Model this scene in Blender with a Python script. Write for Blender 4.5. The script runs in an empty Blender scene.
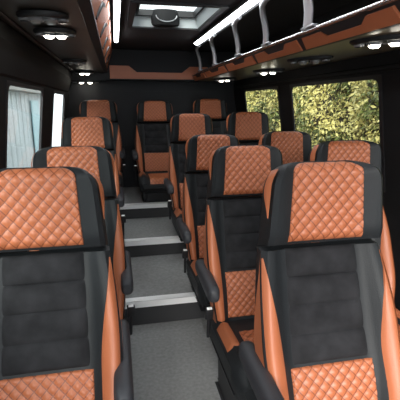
import bpy, bmesh, math, random
from mathutils import Vector, Matrix, noise
random.seed(7)
C = bpy.context.scene
COL = C.collection
E0 = 1.62                      # eye height above the front floor; heights below are written relative to the eye
def H(z): return z + E0
PI = math.pi

# ------------------------------------------------------------------ materials
def mat(name, col, rough=.5, metal=0.0, bump=None, spec=.5, var=None, emit=None):
    m = bpy.data.materials.new(name); m.use_nodes = True
    nt = m.node_tree; b = nt.nodes['Principled BSDF']
    b.inputs['Base Color'].default_value = (*col, 1)
    b.inputs['Roughness'].default_value = rough
    b.inputs['Metallic'].default_value = metal
    b.inputs['Specular IOR Level'].default_value = spec
    tc = nt.nodes.new('ShaderNodeTexCoord')
    if var:
        sc, lo, hi = var
        n = nt.nodes.new('ShaderNodeTexNoise'); n.inputs['Scale'].default_value = sc; n.inputs['Detail'].default_value = 4
        r = nt.nodes.new('ShaderNodeMapRange')
        r.inputs['From Min'].default_value = .3; r.inputs['From Max'].default_value = .7
        r.inputs['To Min'].default_value = lo; r.inputs['To Max'].default_value = hi
        mx = nt.nodes.new('ShaderNodeMix'); mx.data_type = 'RGBA'; mx.blend_type = 'MULTIPLY'; mx.inputs[0].default_value = 1
        mx.inputs[6].default_value = (*col, 1)
        nt.links.new(tc.outputs['Object'], n.inputs['Vector'])
        nt.links.new(n.outputs['Fac'], r.inputs['Value'])
        nt.links.new(r.outputs['Result'], mx.inputs[7])
        nt.links.new(mx.outputs[2], b.inputs['Base Color'])
    if bump:
        sc, st = bump
        n = nt.nodes.new('ShaderNodeTexNoise'); n.inputs['Scale'].default_value = sc; n.inputs['Detail'].default_value = 3
        bp = nt.nodes.new('ShaderNodeBump'); bp.inputs['Strength'].default_value = st; bp.inputs['Distance'].default_value = .003
        nt.links.new(tc.outputs['Object'], n.inputs['Vector'])
        nt.links.new(n.outputs['Fac'], bp.inputs['Height']); nt.links.new(bp.outputs['Normal'], b.inputs['Normal'])
    if emit:
        b.inputs['Emission Color'].default_value = (*emit[0], 1); b.inputs['Emission Strength'].default_value = emit[1]
    return m

ORANGE = (.47, .145, .062)
M = {}
M['orange'] = mat('orange leather', ORANGE, .42, bump=(260, .25), var=(6, .93, 1.05))
M['blackl'] = mat('black leather', (.016, .018, .020), .5, bump=(260, .3), spec=.28)
M['suede'] = mat('dark grey suede', (.023, .023, .025), .95, bump=(500, .3), var=(14, .75, 1.3), spec=.15)
M['plastic'] = mat('black plastic', (.013, .013, .015), .5)
M['armpad'] = mat('charcoal soft plastic', (.035, .037, .043), .5, bump=(300, .2))
M['liner'] = mat('charcoal headliner', (.030, .026, .027), .9, bump=(400, .4))
M['wall'] = mat('black wall trim', (.011, .011, .012), .7, spec=.25)
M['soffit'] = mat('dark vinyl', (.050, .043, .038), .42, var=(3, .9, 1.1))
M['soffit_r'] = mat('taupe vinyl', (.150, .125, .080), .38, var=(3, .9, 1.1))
M['backwall'] = mat('black quilted cloth', (.026, .027, .030), .85)
M['chrome'] = mat('chrome', (.75, .76, .78), .14, 1.0)
M['satin'] = mat('satin grey paint', (.34, .345, .36), .3, .5)
M['alu'] = mat('brushed aluminium', (.95, .95, .94), .35, .0, bump=(120, .1))
M['carpet'] = mat('grey carpet', (.29, .29, .285), .98, bump=(700, .9), var=(45, .86, 1.14), spec=.1)
M['shaft'] = mat('pale grey plastic', (.62, .68, .70), .45)
M['led'] = mat('white led diffuser', (.9, .9, .9), .4, emit=((.93, .96, 1.0), 8.0))
M['lamp'] = mat('warm white lamp lens', (.9, .9, .9), .3, emit=((1.0, .93, .80), 14.0))
M['lampoff'] = mat('clear lamp lens', (.30, .29, .27), .2)
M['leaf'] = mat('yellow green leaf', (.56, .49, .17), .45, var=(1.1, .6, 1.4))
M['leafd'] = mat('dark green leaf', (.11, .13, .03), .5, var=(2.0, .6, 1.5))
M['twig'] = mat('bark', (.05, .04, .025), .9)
M['ground'] = mat('grey asphalt', (.22, .22, .21), .95, var=(9, .85, 1.15))
M['panelw'] = mat('pale blue white cladding', (.66, .73, .76), .5, var=(1.2, .85, 1.12))
M['panelb'] = mat('aqua cladding', (.50, .74, .80), .5)
M['eave'] = mat('beige eave board', (.42, .40, .37), .6)

def quilt_mat():
    m = bpy.data.materials.new('orange quilted leather'); m.use_nodes = True
    nt = m.node_tree; b = nt.nodes['Principled BSDF']; b.inputs['Roughness'].default_value = .42
    uv = nt.nodes.new('ShaderNodeUVMap'); uv.uv_map = 'quilt'
    sp = nt.nodes.new('ShaderNodeSeparateXYZ'); nt.links.new(uv.outputs['UV'], sp.inputs[0])
    ds = []
    for k in (0, 1):
        pp = nt.nodes.new('ShaderNodeMath'); pp.operation = 'PINGPONG'; pp.inputs[1].default_value = .5
        nt.links.new(sp.outputs[k], pp.inputs[0]); ds.append(pp)
    mn = nt.nodes.new('ShaderNodeMath'); mn.operation = 'MINIMUM'
    nt.links.new(ds[0].outputs[0], mn.inputs[0]); nt.links.new(ds[1].outputs[0], mn.inputs[1])
    r = nt.nodes.new('ShaderNodeMapRange'); r.inputs['From Min'].default_value = .02; r.inputs['From Max'].default_value = .085
    nt.links.new(mn.outputs[0], r.inputs['Value'])
    mx = nt.nodes.new('ShaderNodeMix'); mx.data_type = 'RGBA'
    mx.inputs[6].default_value = (.20, .055, .024, 1); mx.inputs[7].default_value = (*ORANGE, 1)
    nt.links.new(r.outputs['Result'], mx.inputs[0]); nt.links.new(mx.outputs[2], b.inputs['Base Color'])
    return m
M['quilt'] = quilt_mat()

def glass_mat():
    m = bpy.data.materials.new('window glass'); m.use_nodes = True
    nt = m.node_tree; nt.nodes.remove(nt.nodes['Principled BSDF'])
    t = nt.nodes.new('ShaderNodeBsdfTransparent'); t.inputs[0].default_value = (.90, .93, .92, 1)
    g = nt.nodes.new('ShaderNodeBsdfGlossy'); g.inputs['Roughness'].default_value = .02
    lw = nt.nodes.new('ShaderNodeLayerWeight')
    pw = nt.nodes.new('ShaderNodeMath'); pw.operation = 'POWER'; pw.inputs[1].default_value = 5; nt.links.new(lw.outputs['Facing'], pw.inputs[0])
    fr = nt.nodes.new('ShaderNodeMath'); fr.operation = 'MULTIPLY_ADD'; fr.inputs[1].default_value = .3; fr.inputs[2].default_value = .02; nt.links.new(pw.outputs[0], fr.inputs[0])
    mx = nt.nodes.new('ShaderNodeMixShader')
    nt.links.new(fr.outputs[0], mx.inputs[0]); nt.links.new(t.outputs[0], mx.inputs[1]); nt.links.new(g.outputs[0], mx.inputs[2])
    nt.links.new(mx.outputs[0], nt.nodes['Material Output'].inputs[0])
    return m
M['glass'] = glass_mat()

# ------------------------------------------------------------------ helpers
def link(name, me, parent=None):
    o = bpy.data.objects.new(name, me); COL.objects.link(o)
    if parent: o.parent = parent
    return o
def obj(name, bm, m, parent=None, smooth=True, sharp=40):
    bmesh.ops.recalc_face_normals(bm, faces=bm.faces[:])
    me = bpy.data.meshes.new(name)
    for f in bm.faces: f.smooth = smooth
    if smooth:
        lim = math.radians(sharp)
        for e in bm.edges:
            if len(e.link_faces) == 2 and e.calc_face_angle(0) > lim: e.smooth = False
    bm.to_mesh(me); bm.free()
    for x in (m if isinstance(m, list) else [m]): me.materials.append(x)
    return link(name, me, parent)
def tag(o, label=None, cat=None, group=None, kind=None):
    if label: o['label'] = label
    if cat: o['category'] = cat
    if group: o['group'] = group
    if kind: o['kind'] = kind
    return o
def empty(name, loc, rz=0):
    o = bpy.data.objects.new(name, None); COL.objects.link(o); o.location = loc; o.rotation_euler = (0, 0, rz)
    o.empty_display_size = .1
    return o
def copy_tree(o, parent=None):
    c = o.copy(); COL.objects.link(c)
    if parent: c.parent = parent
    for ch in list(o.children): copy_tree(ch, c)
    return c
def box(bm, x0, x1, y0, y1, z0, z1, bev=0, seg=2):
    vs = [bm.verts.new((x, y, z)) for x in (x0, x1) for y in (y0, y1) for z in (z0, z1)]
    idx = [(0,1,3,2), (4,6,7,5), (0,4,5,1), (2,3,7,6), (0,2,6,4), (1,5,7,3)]
    fs = [bm.faces.new([vs[i] for i in f]) for f in idx]
    if bev:
        es = {e for f in fs for e in f.edges}
        bmesh.ops.bevel(bm, geom=list(es), offset=bev, segments=seg, affect='EDGES', profile=.5)
def bx(*a, **k):
    bm = bmesh.new(); box(bm, *a, **k); return bm
def loft(bm, rings, cap=True, closed=True):
    vr = [[bm.verts.new(p) for p in r] for r in rings]
    n = len(vr[0])
    for a, b in zip(vr, vr[1:]):
        for i in range(n if closed else n - 1):
            j = (i + 1) % n
            bm.faces.new((a[i], a[j], b[j], b[i]))
    if cap:
        bm.faces.new(vr[0]); bm.faces.new(vr[-1][::-1])
    return vr
def prism(bm, pts, y0, y1):
    """closed x-z outline extruded along y"""
    loft(bm, [[(x, y0, z) for x, z in pts], [(x, y1, z) for x, z in pts]])
def tube(bm, pts, rx, ry=None, n=10):
    """elliptic tube through points; rx in the sideways direction, ry in the other"""
    ry = ry or rx
    rings = []
    pts = [Vector(p) for p in pts]
    up = None
    for i, p in enumerate(pts):
        t = (pts[min(i + 1, len(pts) - 1)] - pts[max(i - 1, 0)]).normalized()
        a = Vector((1, 0, 0)) if abs(t.x) < .9 else Vector((0, 1, 0))
        u = (a - t * a.dot(t)).normalized(); v = t.cross(u)
        rings.append([p + u * rx * math.cos(2 * PI * k / n) + v * ry * math.sin(2 * PI * k / n) for k in range(n)])
    loft(bm, rings)
def sstep(a, b, x):
    t = min(1, max(0, (x - a) / (b - a))); return t * t * (3 - 2 * t)

# ------------------------------------------------------------------ seat
RC = math.radians(18.5)
SR, CR = math.sin(RC), math.cos(RC)
HW0 = .31                       # local height of the cushion hinge above the pedestal foot is set by the pedestal
def B(x, d, t):                 # back coordinates (sideways, forward, along the back) -> seat local, hinge at origin
    return Vector((x, t * SR - d * CR, t * CR + d * SR))
TB, TH = .697, .985             # top of backrest, top of headrest
def hw_back(t):
    w = .224 + .034 * math.sin(PI * min(1, max(0, (TB + .03 - t) / (TB + .06))))
    return w
def front_back(x, t):
    a = abs(x)
    w = hw_back(t)
    d = .052 * sstep(.145, w - .03, a) * (.55 + .45 * sstep(TB, TB - .3, t))
    d -= .024 * sstep(w - .022, w + .002, a)
    d += .018 * math.exp(-((t - .16) / .13) ** 2)
    return d
RR = .088
def hw_head(t):
    w = .219 - .024 * (t - TB) / (TH - TB)
    if t > TH - RR: return w - RR + math.sqrt(max(0, RR * RR - (t - (TH - RR)) ** 2))
    return w
LEAN = .28
FLARE = .022
def front_head(x, t):
    a = abs(x)
    w = hw_head(t)
    d = .034 + .036 * sstep(.10, .20, a) - .016 * sstep(w - .016, w, a)
    d -= .040 * sstep(TH - .055, TH + .01, t) ** 1.5
    d += LEAN * (t - TB)
    d -= .016 * sstep(TB + .035, TB, t)
    return d
def body(hwf, ff, ts, backd, n=26, flare=0):
    bm = bmesh.new(); rings = []
    for t in ts:
        w = hwf(t); r = []
        for i in range(n + 1):
            x = -w + 2 * w * i / n
            r.append(B(x, ff(x, t), t))
        bd = backd(t)
        m = 8
        for i in range(m + 1):
            a = PI * i / m
            x = (w + flare * math.sin(a) ** .5) * (abs(math.cos(a)) ** (.3 if flare else .45)) * (1 if math.cos(a) > 0 else -1)
            dd = ff(w, t) - .02 + (bd - ff(w, t) + .02) * (math.sin(a) ** .55)
            r.append(B(x * .995, dd, t))
        rings.append(r)
    loft(bm, rings)
    return bm
def patch(ff, x0f, x1f, t0, t1, off, disp=None, nx=20, nt=24, rnd=.010, quilt=False, topfun=None):
    bm = bmesh.new(); g = []
    uvl = bm.loops.layers.uv.new('quilt') if quilt else None
    uvs = {}
    for j in range(nt + 1):
        t = t0 + (t1 - t0) * j / nt; row = []
        a, b = x0f(t), x1f(t)
        for i in range(nx + 1):
            x = a + (b - a) * i / nx
            tt = t
            if topfun: tt = t0 + (topfun(x) - t0) * j / nt
            e = min(x - a, b - x, tt - t0, (topfun(x) if topfun else t1) - tt)
            k = min(1, max(0, e / rnd)); o = off * math.sqrt(1 - (1 - k) ** 2)
            if disp: o += disp(x, tt) * min(1, e / .012)
            v = bm.verts.new(B(x, ff(x, tt) + o - (.006 if e <= 1e-9 else 0), tt)); row.append(v)
            if quilt: uvs[v] = (x / .0405 + tt / .0445, x / .0405 - tt / .0445)
        g.append(row)
    for j in range(nt):
        for i in range(nx):
            f = bm.faces.new((g[j][i], g[j][i + 1], g[j + 1][i + 1], g[j + 1][i]))
            if quilt:
                for l in f.loops: l[uvl].uv = uvs[l.vert]
    return bm
def pillow(x, t):
    a = x / .0405 + t / .0445; b = x / .0405 - t / .0445
    return .0085 * (abs(math.sin(PI * a) * math.sin(PI * b))) ** .55
def obj2(name, bm, m, parent):   # open patches: keep the winding, face the sitter
    return obj(name, bm, m, parent, sharp=60)

def make_seat(arm=-1):
    root = empty('passenger_seat', (0, 0, 0))
    # backrest
    ts = [0, .015, .04] + [.04 + (TB - .075) * k / 16 for k in range(1, 17)] + [TB - .015, TB - .004, TB]
    def bd(t): return -.10 - .02 * math.sin(PI * t / TB) + .045 * sstep(TB - .02, TB, t)
    back = obj('backrest', body(hw_back, lambda x, t: front_back(x, t) - .035 * sstep(TB - .018, TB, t), ts, bd), M['blackl'], root)
    def puff(x, t):
        s = (t - .280) / (.684 - .280) * 4; f = s - math.floor(s)
        return .020 * (math.sin(PI * min(1, max(0, f))) ** .38) - .006
    obj2('suede_panel', patch(front_back, lambda t: -.160 + .026 * t, lambda t: .160 - .026 * t, .280, .686, .006, puff, 14, 110, .008), M['suede'], back)
    obj2('lumbar_insert', patch(front_back, lambda t: -.160, lambda t: .160, .015, .274, .005, pillow, 54, 52, .008, True), M['quilt'], back)
    def bi(t): return .181 + .046 * sstep(.28, .685, t)
    for s in (-1, 1):
        if s > 0: f = patch(front_back, lambda t: bi(t), lambda t: max(bi(t) + .002, hw_back(t) - .001), .0, .675, .005, None, 8, 30, .006)
        else: f = patch(front_back, lambda t: -max(bi(t) + .002, hw_back(t) - .001), lambda t: -bi(t), .0, .675, .005, None, 8, 30, .006)
        # wraps round the outer side
        vs = []
        for j in range(31):
            t = .675 * j / 30; w = hw_back(t); wd = .085 * sstep(.685, .35, t)
            vs.append([f.verts.new(B(s * (w + .0035), front_back(w, t) + .004 - wd * q / 4, t)) for q in range(5)])
        for j in range(30):
            for q in range(4): f.faces.new((vs[j][q], vs[j][q + 1], vs[j + 1][q + 1], vs[j + 1][q]))
        obj2('side_bolster', f, M['orange'], back)
    # headrest
    ts = [TB + .004, TB + .008, TB + .02] + [TB + .02 + (TH - RR - TB - .02) * k / 9 for k in range(1, 10)] + [TH - RR + RR * math.sin(PI / 2 * k / 11) * .999 for k in range(1, 12)]
    def hd(t): return -.085 + LEAN * .9 * (t - TB) + .075 * sstep(TH - .05, TH + .012, t) ** 1.6
    head = obj('headrest', body(hw_head, front_head, ts, hd, flare=FLARE), M['blackl'], root)
    def tf(x):
        a = abs(x); r = .06; k = .136 - r
        return TH - .002 - (r - math.sqrt(max(0, r * r - min(r, max(0, a - k)) ** 2))) * 1.0
    obj2('quilted_insert', patch(front_head, lambda t: -.146 + .013 * (t - TB) / (TH - TB), lambda t: .146 - .013 * (t - TB) / (TH - TB), TB + .010, TH - .002, .005, pillow, 54, 60, .008, True, tf), M['quilt'], head)
    for s in (-1, 1):
        f = bmesh.new(); vs = []
        for j in range(13):
            t = TH - .19 + .165 * j / 12; w = hw_head(t); wd = .032 * sstep(TH - .195, TH - .09, t)
            vs.append([f.verts.new(B(s * (w + .003 + FLARE * min(1, (.02 + (.004 + wd) * q / 3 * 14)) ** .5 * .95), front_head(w, t) - .016 - (.004 + wd) * q / 3, t)) for q in range(4)])
        for j in range(12):
            for q in range(3): f.faces.new((vs[j][q], vs[j][q + 1], vs[j + 1][q + 1], vs[j + 1][q]))
        obj2('side_gusset', f, M['orange'], head)
    # cushion: rings along y
    def cush_top(x, y):
        a = abs(x)
        z = .0 + .028 * sstep(.14, .20, a) - .05 * sstep(.205, .252, a)
        z -= .075 * sstep(-.40, -.52, y) ** 1.5
        z += .012 * sstep(0, -.3, y)
        return z
    bm = bmesh.new(); rings = []
    for y in [.06, .03, 0, -.08, -.16, -.24, -.32, -.38, -.43, -.47, -.495, -.51, -.518]:
        w = .25 - .03 * sstep(-.42, -.53, y)
        r = [Vector((-w + 2 * w * i / 24, y, cush_top(-w + 2 * w * i / 24, y))) for i in range(25)]
        zb = -.15 + .05 * sstep(-.44, -.525, y)
        r += [Vector((w, y, zb * .6)), Vector((w * .93, y, zb)), Vector((0, y, zb)), Vector((-w * .93, y, zb)), Vector((-w, y, zb * .6))]
        rings.append(r)
    loft(bm, rings)
    cu = obj('seat_cushion', bm, M['blackl'], root)
    def cpatch(xa, xb, ya, yb, off, quilt, nx, ny):
        bm = bmesh.new(); uvl = bm.loops.layers.uv.new('quilt'); g = []; uvs = {}
        for j in range(ny + 1):
            y = ya + (yb - ya) * j / ny; row = []
            for i in range(nx + 1):
                x = xa + (xb - xa) * i / nx
                e = min(x - xa, xb - x, abs(y - ya), abs(yb - y)); k = min(1, e / .012)
                z = cush_top(x, y) + off * math.sqrt(1 - (1 - k) ** 2) - (.006 if e < 1e-9 else 0)
                if quilt: z += pillow(x, y) * min(1, e / .012)
                v = bm.verts.new((x, y, z)); uvs[v] = (x / .0405 + y / .0445, x / .0405 - y / .0445); row.append(v)
            g.append(row)
        for j in range(ny):
            for i in range(nx):
                f = bm.faces.new((g[j][i], g[j][i + 1], g[j + 1][i + 1], g[j + 1][i]))
                for l in f.loops: l[uvl].uv = uvs[l.vert]
        return bm
    obj2('cushion_insert', cpatch(-.137, .137, -.50, -.13, .005, True, 48, 60), M['quilt'], cu)
    for s in (-1, 1):
        f = cpatch(min(s * .165, s * .246), max(s * .165, s * .246), -.30, -.05, .006, False, 8, 16)
        obj2('cushion_bolster', f, M['orange'], cu)
    # armrest
    if arm:
        ax = arm * .272 - (.014 if arm > 0 else 0); ay = .11 if arm > 0 else 0
        bm = bmesh.new(); rings = []
        ys = [.235, .228, .21, .17, .10, .02, -.06, -.10, -.13, -.148, -.156]
        for y in ys:
            e = min(.235 - y, y + .156); k = math.sqrt(1 - (1 - min(1, (e + .002) / .0405)) ** 2)
            cz = .245 + .012 * (y / .2); hx = .033 * (.4 + .6 * k); hz = .046 * (.35 + .65 * k) * (1 - .12 * sstep(0, .25, y))
            r = []
            for q in range(20):
                a = 2 * PI * q / 20; ca, sa = math.cos(a), math.sin(a)
                r.append((ax + hx * math.copysign(abs(ca) ** .7, ca), y * (1 if arm < 0 else 1.15) + ay * .75, cz + hz * math.copysign(abs(sa) ** .7, sa)))
            rings.append(r)
        loft(bm, rings)
        ar = obj('armrest', bm, M['armpad'], root)
        bm = bmesh.new(); tube(bm, [(arm * .235, .085 + ay, .20), (arm * .256, .085 + ay, .20)], .045, .045, 16)
        obj('arm_pivot', bm, M['plastic'], ar)
        # seat belt stalk and buckle on the same side
        bm = bmesh.new(); tube(bm, [(arm * .266, .02, -.10), (arm * .270, .0, -.02), (arm * .272, -.02, .045)], .009, .006, 8)
        st = obj('belt_stalk', bm, M['plastic'], root)
        bm = bx(-.022, .022, -.012, .012, -.035, .035, bev=.005)
        bmesh.ops.transform(bm, matrix=Matrix.Translation((arm * .273, -.03, .075)) @ Matrix.Rotation(math.radians(15), 4, 'X') @ Matrix.Rotation(PI / 2 * 0, 4, 'Z'), verts=bm.verts[:])
        bk = obj('belt_buckle', bm, M['plastic'], st)
        bm = bx(-.014, .014, -.008, .008, -.004, .004, bev=.002)
        bmesh.ops.transform(bm, matrix=Matrix.Translation((arm * .273, -.040, .110)) @ Matrix.Rotation(math.radians(15), 4, 'X'), verts=bm.verts[:])
        obj('release_button', bm, M['alu'], bk)
    return root

def pedestal(root, h):
    """steel plinth with side skirts from the cushion down to the floor, h = hinge height"""
    bm = bmesh.new(); top = -.135; bot = -h
    rings = []
    for z, w, ya, yb in ((top, .245, -.44, .10), (top - .03, .235, -.43, .09), (max(bot + .02, top - .06), .20, -.38, .07), (bot + .012, .195, -.36, .06), (bot, .215, -.40, .09)):
        rings.append([(-w, ya, z), (w, ya, z), (w, yb, z), (-w, yb, z)])
    loft(bm, rings)
    bmesh.ops.bevel(bm, geom=[e for e in bm.edges if abs((e.verts[0].co - e.verts[1].co).z) > .001], offset=.02, segments=2, affect='EDGES')
    return obj('pedestal', bm, M['plastic'], root)

protoL = None
F = {0: 0.0, 1: .19, 2: .35, 3: .51}
GI = 'single passenger seats along the left wall'
seat_specs = [
 # x, y of headrest top, z of headrest top (eye relative), floor level, arm side, label
 (.710, 1.258, -.206, 0, -1, 'nearest and largest seat on the right of the aisle, filling the bottom right'),
 (.722, 2.17, -.240, 0, -1, 'aisle-side seat directly behind the nearest right seat, black armrest over the step'),
 (.745, 3.09, -.245, 1, -1, 'third aisle-side seat on the right, half hidden behind the second'),
 (.765, 4.13, -.105, 2, -1, 'rearmost aisle-side seat on the right, standing higher near the back row'),
 (1.30, 2.09, -.215, 0, 0, 'window seat under the big right window, headrest showing over the nearest right seat'),
 (1.31, 2.98, -.220, 1, 0, 'window seat in front of the dark pillar between the two right windows'),
 (1.29, 3.88, -.085, 2, 0, 'rearmost window seat on the right, against the small right window'),
 (-.275, 1.42, -.222, 0, 1, 'nearest and largest seat on the left, filling the bottom left'),
 (-.240, 2.28, -.236, 0, 1, 'second single seat on the left, directly behind the nearest left seat'),
 (-.250, 3.72, -.120, 2, 1, 'third single seat on the left, farthest forward-facing one beside the narrow bright window'),
 (-.200, 5.14, .040, 3, 1, 'left seat of the three against the back wall, plain orange headrest'),
 (.480, 5.10, .030, 3, -1, 'middle seat of the three against the back wall, facing straight down the aisle'),
 (1.190, 5.12, .055, 3, 0, 'right seat of the three against the back wall, lower half hidden by seats in front'),
]
protos = {-1: make_seat(-1), 1: make_seat(1), 0: make_seat(0)}
used = set()
for (x, y, z, fl, arm, label) in seat_specs:
    s = protos[arm] if arm not in used else copy_tree(protos[arm])
    hz = H(z) - .948                      # hinge height in the room
    if fl == 3: s.scale = (1, 1, .90); hz += .948 * .10
    s.location = (x, y - TH * SR + .015 + LEAN * .31, hz)
    tag(s, label, 'seat')
    s['seat_floor'] = F[fl]
    s['row_key'] = hz
    used.add(arm)
    s['_h'] = (hz - F[fl]) / s.scale[2]
seats = [o for o in COL.objects if o.name.startswith('passenger_seat')]
for o in seats:
    h = o['_h']
    pedestal(o, h)
    for k in ('_h', 'row_key', 'seat_floor'): del o[k]
    o['group'] = 'orange and black seats of the minibus'

# ------------------------------------------------------------------ shell
ZC = .665                                      # ceiling (eye relative)
Y0, Y1 = -.95, 5.46                            # open windscreen end, back wall
def wl(z): return -.565 - .125 * max(0, .12 - z) if z > -.7 else -.565 - .125 * .82
def wr(z): return 1.600 + .150 * max(0, .17 - z) if z > -.7 else 1.600 + .150 * .87
# floor with three steps rising to the back
bm = bmesh.new()
prof = [(Y0, 0), (2.75, 0), (2.75, .19), (3.66, .19), (3.66, .35), (4.44, .35), (4.44, .51), (Y1, .51), (Y1, -.06), (Y0, -.06)]
loft(bm, [[(-.70, y, z) for y, z in prof], [(1.76, y, z) for y, z in prof]])
fl = obj('floor', bm, M['carpet'], smooth=False); tag(fl, kind='structure')
M['riser'] = mat('dark rubber', (.03, .03, .032), .6)
for n, (y, z) in enumerate([(2.75, .19), (3.66, .35), (4.44, .51)], 1):
    bm = bmesh.new(); box(bm, -.62, 1.72, y - .012, y + .065, z - .001, z + .006, bev=.002, seg=1); box(bm, -.62, 1.72, y - .014, y - .002, z - .042, z + .006, bev=.002, seg=1)
    t = obj('trim_%d' % n, bm, M['alu'], smooth=False); tag(t, 'silver metal nosing along the edge of carpeted floor step', kind='structure')
    bm = bx(-.62, 1.72, y - .006, y - .0005, z - (.19 if n == 1 else .16) + .004, z - .042)
    r = obj('riser_board', bm, M['riser'], t, smooth=False)

def wall(name, wf, sgn, holes, z0=-1.62, z1=ZC):
    """sloping side wall with rectangular holes (ya, yb, za, zb)"""
    ys = sorted({Y0, Y1, *[v for h in holes for v in h[:2]]})
    zs = sorted({z0, -.7, .12 if sgn < 0 else .17, z1, *[v for h in holes for v in h[2:4]]})
    bm = bmesh.new(); T = .014 * sgn; V = {}
    def vert(i, j, k):
        key = (i, j, k)
        if key not in V: V[key] = bm.verts.new((wf(zs[j]) + k * T, ys[i], H(zs[j])))
        return V[key]
    def solid(i, j):
        if not (0 <= i < len(ys) - 1 and 0 <= j < len(zs) - 1): return False
        yc, zc = (ys[i] + ys[i + 1]) / 2, (zs[j] + zs[j + 1]) / 2
        return not any(h[0] < yc < h[1] and h[2] < zc < h[3] for h in holes)
    for i in range(len(ys) - 1):
        for j in range(len(zs) - 1):
            if not solid(i, j): continue
            for k in (0, 1): bm.faces.new((vert(i, j, k), vert(i + 1, j, k), vert(i + 1, j + 1, k), vert(i, j + 1, k)))
            for di, dj, a, b in ((-1, 0, (i, j), (i, j + 1)), (1, 0, (i + 1, j), (i + 1, j + 1)), (0, -1, (i, j), (i + 1, j)), (0, 1, (i, j + 1), (i + 1, j + 1))):
                if not solid(i + di, j + dj): bm.faces.new((vert(*a, 0), vert(*b, 0), vert(*b, 1), vert(*a, 1)))
    o = obj(name, bm, M['wall'], smooth=False); tag(o, kind='structure'); return o
WB = -.56
left_h = [(.15, 2.12, WB, .12), (2.39, 3.54, WB, .12), (4.10, 5.0, WB, .12)]  # first hole on each side: unseen front window, added to let daylight in
right_h = [(.15, 2.02, WB, .17), (2.27, 3.61, WB, .17), (3.885, 5.00, WB, .17)]
def grow(h): return h
wall('wall_left', wl, -1, left_h); wall('wall_right', wr, 1, right_h)

def rrect(a0, a1, b0, b1, r, n=6):
    pts = []
    for ca, cb, s in ((a1 - r, b1 - r, 0), (a0 + r, b1 - r, 1), (a0 + r, b0 + r, 2), (a1 - r, b0 + r, 3)):
        for k in range(n + 1):
            a = PI / 2 * (s + k / n); pts.append((ca + r * math.cos(a), cb + r * math.sin(a)))
    return pts
wn = 0
for wf, sgn, holes in ((wl, -1, left_h), (wr, 1, right_h)):
    for (ya, yb, za, zb) in holes:
        wn += 1
        inn = rrect(ya + .028, yb - .028, za + .03, zb - .02, .05)
        out = rrect(ya - .005, yb + .005, za - .005, zb + .005, .004)
        bm = bmesh.new()
        def P(p, off): return (wf(p[1]) + sgn * off, p[0], H(p[1]))
        loft(bm, [[P(p, .016) for p in out], [P(p, -.005) for p in out], [P(p, -.007) for p in inn], [P(p, .004) for p in inn], [P(p, .016) for p in out]], cap=False)
        o = obj('window_%d' % wn, bm, M['plastic'], smooth=False); tag(o, kind='structure')
        bm = bmesh.new()
        loft(bm, [[P(p, -.002) for p in inn], [P(p, .002) for p in inn]])
        obj('pane', bm, M['glass'], o, smooth=False)

# back wall with padded cloth facing, and header with orange band
bm = bmesh.new(); prism(bm, [(wl(-.8) - .01, -.06), (wl(-.8) - .01, H(-.7)), (-.575, H(.15)), (-.575, H(ZC)), (1.612, H(ZC)), (1.612, H(.17)), (wr(-.8) + .01, H(-.7)), (wr(-.8) + .01, -.06)], Y1, Y1 + .06)
bw = obj('wall_back', bm, M['backwall'], smooth=False); tag(bw, kind='structure')
bm = bmesh.new()
for z in (-.02, .16): box(bm, -.60, 1.66, Y1 - .004, Y1, H(z), H(z) + .006)
obj('seam', bm, M['plastic'], bw, smooth=False)
# ceiling with hatch hole
HX0, HX1, HY0, HY1 = .165, .775, 2.93, 3.82
bm = bmesh.new()
xs = [-.578, HX0, HX1, 1.613]; ys = [Y0, HY0, HY1, Y1 + .06]
for i in range(3):
    for j in range(3):
        if i == 1 and j == 1: continue
        box(bm, xs[i], xs[i + 1], ys[j], ys[j + 1], H(ZC), H(ZC) + .05)
bmesh.ops.remove_doubles(bm, verts=bm.verts[:], dist=1e-5)
ce = obj('ceiling', bm, M['liner'], smooth=False); tag(ce, kind='structure')

# roof hatch
hat = empty('roof_hatch', ((HX0 + HX1) / 2, (HY0 + HY1) / 2, H(ZC)))
tag(hat, 'square roof hatch with bright clear panel and black lever housing', 'roof hatch')
cx, cy = (HX1 - HX0) / 2, (HY1 - HY0) / 2
def ring(bm, ro, ri, z0, z1, ix=0):
    pts = lambda a, z: [(-a[0], -a[1], z), (a[0], -a[1], z), (a[0], a[1], z), (-a[0], a[1], z)]
    loft(bm, [pts(ro, z0), pts(ri, z0), pts(ri, z1), pts(ro, z1), pts(ro, z0)], cap=False)
bm = bmesh.new(); ring(bm, (cx + .03, cy + .03), (cx - .012, cy - .012), -.014, -.001)
obj('trim_frame', bm, M['plastic'], hat, smooth=False)
bm = bmesh.new()
P4 = lambda a, b, z: [(-a, -b, z), (a, -b, z), (a, b, z), (-a, b, z)]
loft(bm, [P4(cx - .002, cy - .002, -.004), P4(cx - .05, cy - .05, .115), P4(cx - .045, cy - .045, .12), P4(cx, cy, .055), P4(cx - .002, cy - .002, -.004)], cap=False)
obj('shaft', bm, M['shaft'], hat, smooth=False)
bm = bmesh.new(); ring(bm, (cx - .045, cy - .04), (cx - .062, cy - .085), .078, .125)
obj('panel_seal', bm, M['plastic'], hat, smooth=False)
bm = bmesh.new(); box(bm, -cx + .04, cx - .04, -cy + .04, cy - .04, .126, .134)
obj('clear_panel', bm, M['glass'], hat, smooth=False)
bm = bmesh.new()                                 # half-round lever housing hung at the rear edge
rings = []
for z, k in ((.125, .84), (.06, 1), (.02, 1), (.002, .93), (-.004, .8)):
    rings.append([(-.005 + .125 * k * math.cos(a) * 1.0, cy - .075 + .07 * k * math.sin(a), z) for a in [2 * PI * q / 24 for q in range(24)]])
loft(bm, rings)
hb = obj('lever_housing', bm, M['wall'], hat)
bm = bmesh.new(); tube(bm, [(-.005 + .09 * math.cos(a), cy - .155, .07 - .05 * math.sin(a)) for a in [PI * q / 10 for q in range(11)]], .005, .005, 8)
obj('lever', bm, M['satin'], hb)

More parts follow.
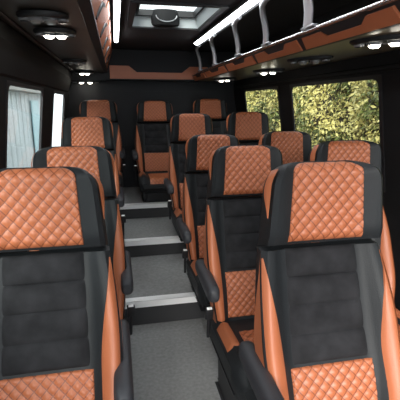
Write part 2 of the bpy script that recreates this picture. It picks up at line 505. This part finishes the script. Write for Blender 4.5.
# rear header with orange band
hd = empty('rear_header_panel', (.555, 5.44, H(.48)))
tag(hd, 'black header across the back under the ceiling with an orange leather band', 'trim panel')
bm = bx(-.675, .695, -.16, 0, -.19, .175, bev=.01)
for a, b in ((-1.115, -.66), (.70, 1.035)): box(bm, a, b, -.158, 0, -.195, .175)
obj('header_box', bm, M['backwall'], hd, smooth=False)
bm = bmesh.new()
def yprism(bm, pts, y0, y1): loft(bm, [[(x, y0, z) for x, z in pts], [(x, y1, z) for x, z in pts]])
yprism(bm, [(-.60, -.175), (.635, -.175), (.635, -.02), (.40, -.02), (.30, -.095), (-.27, -.095), (-.37, -.02), (-.60, -.02)], -.172, -.158)
obj('orange_band', bm, M['orange'], hd, smooth=False)

# ------------------------------------------------------------------ led strips
for nm, xa, xb, lab in (('l', .022, .064, 'left one of two long white ceiling light strips, by the closed rack'), ('r', .862, .925, 'right one of two long white ceiling light strips, above the open luggage rack')):
    s = empty('light_strip', ((xa + xb) / 2, 2.0, H(ZC)))
    tag(s, lab, 'ceiling light', 'light strips')
    w = (xb - xa) / 2
    obj('housing', bx(-w - .008, w + .008, -2.8, 2.52, -.030, 0, bev=.003), M['plastic'], s, smooth=False)
    bm = bmesh.new(); loft(bm, [[(w * math.cos(a), y, -.030 - .016 * math.sin(a)) for a in [PI * q / 8 for q in range(9)]] for y in (-2.78, 2.50)])
    obj('diffuser', bm, M['led'], s)

# ------------------------------------------------------------------ overhead racks
def rack_soffit(x0, z0, x1, z1, th, y0, y1):
    bm = bmesh.new(); prism(bm, [(x0, H(z0)), (x1, H(z1)), (x1, H(z1) + th), (x0, H(z0) + th)], y0, y1); return bm
YR1 = 5.27
rk = empty('luggage_rack', (1.3, 2.2, H(.33)))
tag(rk, 'open overhead luggage rack with chrome rail along the right wall', 'luggage rack')
def relobj(name, bm, m, parent, smooth=False):
    bmesh.ops.translate(bm, verts=bm.verts[:], vec=-Vector(parent.location))
    return obj(name, bm, m, parent, smooth=smooth)
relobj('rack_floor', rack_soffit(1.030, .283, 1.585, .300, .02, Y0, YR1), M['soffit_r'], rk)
bm = bmesh.new(); prism(bm, [(.985, H(.352)), (1.025, H(.283)), (1.045, H(.283)), (1.045, H(.352))], Y0, YR1)
relobj('fascia', bm, M['plastic'], rk)
bm = bmesh.new(); tube(bm, [(.983, Y0, H(.362)), (.983, YR1, H(.362))], .011, .011, 10)
relobj('rail', bm, M['chrome'], rk, True)
bm = bmesh.new(); box(bm, 1.585, 1.60, Y0, YR1, H(.19), H(ZC)); box(bm, 1.56, 1.60, Y0, YR1, H(.20), H(.225), bev=.008)
relobj('cove', bm, M['wall'], rk)
# orange fascia modules: plate on the sloping face with a dip in the middle
def plate(y0, y1, foot, top, out, dipf=.5, flip=False):
    """foot, top: (x,z) of the face's lower and upper edge; the plate stands 6 mm off it"""
    L = y1 - y0
    prof = [(0, 0), (L, 0), (L, .92), (L * .74, .92), (L * .68, dipf), (L * .30, dipf), (L * .24, .92), (L * .03, .92)]
    bm = bmesh.new()
    def Q(a, k, o): return (foot[0] + (top[0] - foot[0]) * k + out[0] * o, y0 + a, H(foot[1] + (top[1] - foot[1]) * k) + out[1] * o)
    loft(bm, [[Q(a, k, -.002) for a, k in prof], [Q(a, k, .005) for a, k in prof], [Q(a + (.006 if a < L / 2 else -.006), k * .96 + .02, .009) for a, k in prof]])
    return bm
for y0, y1 in ((-.20, .50), (.56, 1.29), (1.35, 2.11), (2.16, 2.86), (2.91, 3.64), (3.70, 4.52), (4.57, 5.25)):
    relobj('orange_panel', plate(y0, y1, (1.023, .286), (.988, .347), (-.85, -.5)), M['orange'], rk)
# hoop dividers
def hoop(y, wide=False, s=1, x=.985):
    bm = bmesh.new()
    zt = H(.622)
    w = .040 if wide else .027
    pts = [(x + .0 * s, y, H(.37)), (x, y, H(.44)), (x - .01 * s, y - .0, H(.50)), (x - .030 * s, y - .008, H(.56)), (x - .050 * s, y - .045, H(.60)), (x - .055 * s, y - .11, H(.625)), (x - .055 * s, y - .20, H(.632))]
    if wide: pts = [(x, y, H(.37)), (x, y, H(.46)), (x - .015 * s, y, H(.55)), (x - .04 * s, y, H(.63))]
    tube(bm, pts, .018, w, 12)
    box(bm, x - .018, x + .018, y - .085, y + .05, H(.372), H(.386), bev=.004, seg=1)
    return bm
for y, wd in ((.75, 0), (1.38, 0), (2.04, 1), (2.64, 0), (3.26, 0), (4.05, 0), (4.75, 0)):
    relobj('hoop_divider', hoop(y, wd), M['satin'], rk, True)
bm = bmesh.new(); tube(bm, [(.962, Y0, H(.640)), (.962, YR1, H(.640))], .018, .014, 8)
relobj('upper_rail', bm, M['plastic'], rk, True)

lk = empty('luggage_rack', (-.35, 2.2, H(.38)))
tag(lk, 'closed overhead rack with orange fascia along the left wall', 'luggage rack')
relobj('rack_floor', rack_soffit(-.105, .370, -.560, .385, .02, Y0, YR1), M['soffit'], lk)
bm = bmesh.new(); prism(bm, [(-.116, H(.362)), (-.074, H(.385)), (-.074, H(.405)), (-.10, H(.41)), (-.13, H(.385))], Y0, YR1)
relobj('lower_rim', bm, M['plastic'], lk)
bm = bmesh.new(); prism(bm, [(-.090, H(.40)), (-.012, H(ZC) - .01), (-.04, H(ZC) - .01), (-.115, H(.40))], Y0, YR1)
relobj('fascia', bm, M['plastic'], lk)
def lplate(y0, y1):
    L = y1 - y0; bm = bmesh.new()
    prof = [(0, 0), (L, 0), (L, 1), (L * .62, 1), (L * .55, .78), (L * .40, .70), (L * .33, 1), (0, 1)]
    def Q(a, k, o): return (-.088 + .076 * k + o * .95, y0 + a, H(.405 + .215 * k) - o * .25)
    loft(bm, [[Q(a, k, -.002) for a, k in prof], [Q(a, k, .006) for a, k in prof]])
    return bm
for k in range(10):
    y0 = -.5 + k * .58
    relobj('orange_panel', lplate(y0, min(y0 + .56, YR1)), M['orange'], lk)
for k in range(9):
    y0 = -.08 + k * .58
    bm = bmesh.new(); tube(bm, [(-.074, y0, H(.42)), (-.052, y0 + .02, H(.47)), (-.040, y0 + .09, H(.51)), (-.034, y0 + .16, H(.52))], .008, .012, 8)
    relobj('handle', bm, M['plastic'], lk, True)
bm = bmesh.new(); prism(bm, [(-.585, H(.13)), (-.545, H(.15)), (-.50, H(.30)), (-.50, H(.386)), (-.565, H(.386))], Y0, YR1)
relobj('cove', bm, M['wall'], lk)
bm = bmesh.new(); tube(bm, [(-.46, Y0, H(.372)), (-.46, YR1, H(.372))], .012, .006, 8)
relobj('seam_strip', bm, M['plastic'], lk, True)

# ------------------------------------------------------------------ reading light / vent consoles
def console(x, y, z, lit, rz=0, k_=1.0):
    c = empty('light_console', (x, y, z), rz)
    def oval(k, zz): return [(.135 * k_ * k * math.cos(a), .078 * k * math.sin(a), zz) for a in [2 * PI * q / 28 for q in range(28)]]
    bm = bmesh.new(); loft(bm, [oval(1, .0), oval(1, -.012), oval(.93, -.020), oval(.80, -.022), oval(.76, -.014)])
    obj('console_body', bm, M['plastic'], c)
    for xx, isl in ((-.098, 0), (-.038, 1), (.038, 1), (.098, 0)):
        xx *= k_; r = .020 if not isl else .028
        ringp = lambda k, zz: [(xx + r * k * math.cos(a), r * k * math.sin(a), zz) for a in [2 * PI * q / 16 for q in range(16)]]
        bm = bmesh.new(); loft(bm, [ringp(1.2, -.010), ringp(1.2, -.026), ringp(1.0, -.030), ringp(.9, -.024)])
        if isl:
            rr = obj('lamp_bezel', bm, M['satin'], c)
            bm = bmesh.new(); loft(bm, [ringp(.92, -.022), ringp(.9, -.032), ringp(.6, -.040)])
            obj('lamp_lens', bm, M['lamp'] if lit else M['lampoff'], rr)
        else:
            rr = obj('air_vent', bm, M['satin'], c)
            bm = bmesh.new()
            for q in (-.5, 0, .5): box(bm, xx - r * .8, xx + r * .8, q * r - .002, q * r + .002, -.031, -.022)
            obj('vent_fins', bm, M['plastic'], rr, smooth=False)
    return c
for x, y, z, lab, lit in (
    (-.28, 1.92, .369, 'nearest, unlit oval console under the left rack', 0),
    (-.285, 2.31, .369, 'lit oval console under the left rack, second from the camera', 1),
    (-.33, 3.80, .371, 'unlit oval console midway along the underside of the left rack', 0),
    (-.33, 5.05, .371, 'lit oval console under the left rack, last but one before the back wall', 1),
    (-.345, 5.362, .286, 'rearmost lit oval console in the left back corner, lowest of the row', 1)):
    tag(console(x, y, H(z), lit, 0, .78 if y < 5.2 else 1.35), lab, 'light console', 'lights under the left rack')
for x, y, z, lab, lit in (
    (1.19, 1.69, .287, 'nearest lit oval console under the right rack, at the picture edge', 1),
    (1.24, 2.52, .289, 'unlit oval console under the right rack above the big window', 0),
    (1.32, 3.45, .291, 'lit oval console under the right rack above the dark pillar', 1),
    (1.24, 4.62, .289, 'rearmost lit oval console under the right rack near the back', 1)):
    tag(console(x, y, H(z), lit, -1.0, 1.2), lab, 'light console', 'lights under the right rack')

# ------------------------------------------------------------------ outside
bm = bx(-14, 16, -14, 20, -.75, -.70)
g = obj('ground', bm, M['ground'], smooth=False); tag(g, kind='structure')
# hedge to the right: bumpy core with leaves
hb = empty('hedge', (4.2, 5.5, -.70))
tag(hb, 'tall yellow-green leafy hedge outside the right windows', 'hedge')
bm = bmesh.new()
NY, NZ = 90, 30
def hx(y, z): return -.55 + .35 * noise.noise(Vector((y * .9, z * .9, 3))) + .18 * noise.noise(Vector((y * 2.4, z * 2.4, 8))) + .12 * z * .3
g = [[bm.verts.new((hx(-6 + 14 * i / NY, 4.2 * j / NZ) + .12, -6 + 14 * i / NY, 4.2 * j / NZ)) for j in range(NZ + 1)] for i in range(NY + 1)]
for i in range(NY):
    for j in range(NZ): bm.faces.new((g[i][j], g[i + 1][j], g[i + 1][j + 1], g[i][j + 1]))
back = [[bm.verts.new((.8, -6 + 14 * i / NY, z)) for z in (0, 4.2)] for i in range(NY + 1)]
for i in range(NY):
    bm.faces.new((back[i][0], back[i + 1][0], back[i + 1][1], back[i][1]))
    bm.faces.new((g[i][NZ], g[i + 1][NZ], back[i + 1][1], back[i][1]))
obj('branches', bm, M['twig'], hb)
bm = bmesh.new(); R = random.Random(4)
for n in range(42000):
    y = R.uniform(-3.5, 6.5); z = R.uniform(.8, 4.0)
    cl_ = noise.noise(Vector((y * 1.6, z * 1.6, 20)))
    x = hx(y, z) + R.uniform(-.16, .14)
    s = R.uniform(.016, .034)
    d = Vector((R.gauss(-.7, .5), R.gauss(0, .6), R.gauss(.45, .5))).normalized()
    u = d.cross(Vector((R.gauss(0, 1), R.gauss(0, 1), R.gauss(0, 1)))).normalized(); v = d.cross(u)
    c = Vector((x, y, z))
    vs = [bm.verts.new(c + p) for p in (-u * s * 1.5, v * s * .7 + d * .005, u * s * 1.6, -v * s * .7 + d * .005)]
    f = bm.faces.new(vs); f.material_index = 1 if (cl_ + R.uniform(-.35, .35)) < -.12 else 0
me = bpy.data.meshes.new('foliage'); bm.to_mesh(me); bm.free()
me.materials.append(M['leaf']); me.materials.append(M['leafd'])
link('foliage', me, hb)
# pale clad building to the left
bd = empty('building', (-1.95, 7.0, -.70))
tag(bd, 'pale blue-white clad building outside the left window', 'building')
bm = bmesh.new(); pts = []
y = -6.0
while y < 5.4:
    pts += [(0, y), (0, y + .26), (.012, y + .29), (.012, y + .37)]; y += .40
loft(bm, [[(x, y, z) for x, y in pts] + [(-.8, pts[-1][1], z), (-.8, -6, z)] for z in (0, 2.56)])
obj('cladding', bm, M['panelw'], bd, smooth=False)
obj('aqua_panel', bx(.036, .06, 3.1, 4.0, .05, 2.4, bev=.004, seg=1), M['panelb'], bd, smooth=False)
obj('eave', bx(-.85, .22, -6.1, 5.6, 2.56, 2.80, bev=.01, seg=1), M['eave'], bd, smooth=False)

# ------------------------------------------------------------------ light
w = bpy.data.worlds.new('World'); C.world = w; w.use_nodes = True
bg = w.node_tree.nodes['Background']; bg.inputs[0].default_value = (.90, .95, 1.0, 1); bg.inputs[1].default_value = 1.6
sun = bpy.data.lights.new('Sun', 'SUN'); sun.energy = 3.2; sun.angle = math.radians(35); sun.color = (1, .97, .92)
so = bpy.data.objects.new('Sun', sun); COL.objects.link(so)
dirv = Vector((.35, 1.0, -.42)).normalized()      # low bright sky through the windscreen
so.rotation_euler = dirv.to_track_quat('-Z', 'Y').to_euler(); so.location = (-3, -8, 5)

# ------------------------------------------------------------------ camera
P_, Yw = math.radians(13.5), math.radians(11.67)
cam = bpy.data.cameras.new('Camera'); co = bpy.data.objects.new('Camera', cam); COL.objects.link(co)
cam.sensor_width = 36; cam.lens = 36.0; cam.clip_start = .05
co.location = (0, 0, E0)
co.rotation_euler = (PI / 2 - P_, 0, -Yw)
C.camera = co
C.view_settings.view_transform = 'Standard'; C.view_settings.look = 'None'; C.view_settings.gamma = 1
C.view_settings.exposure = .72
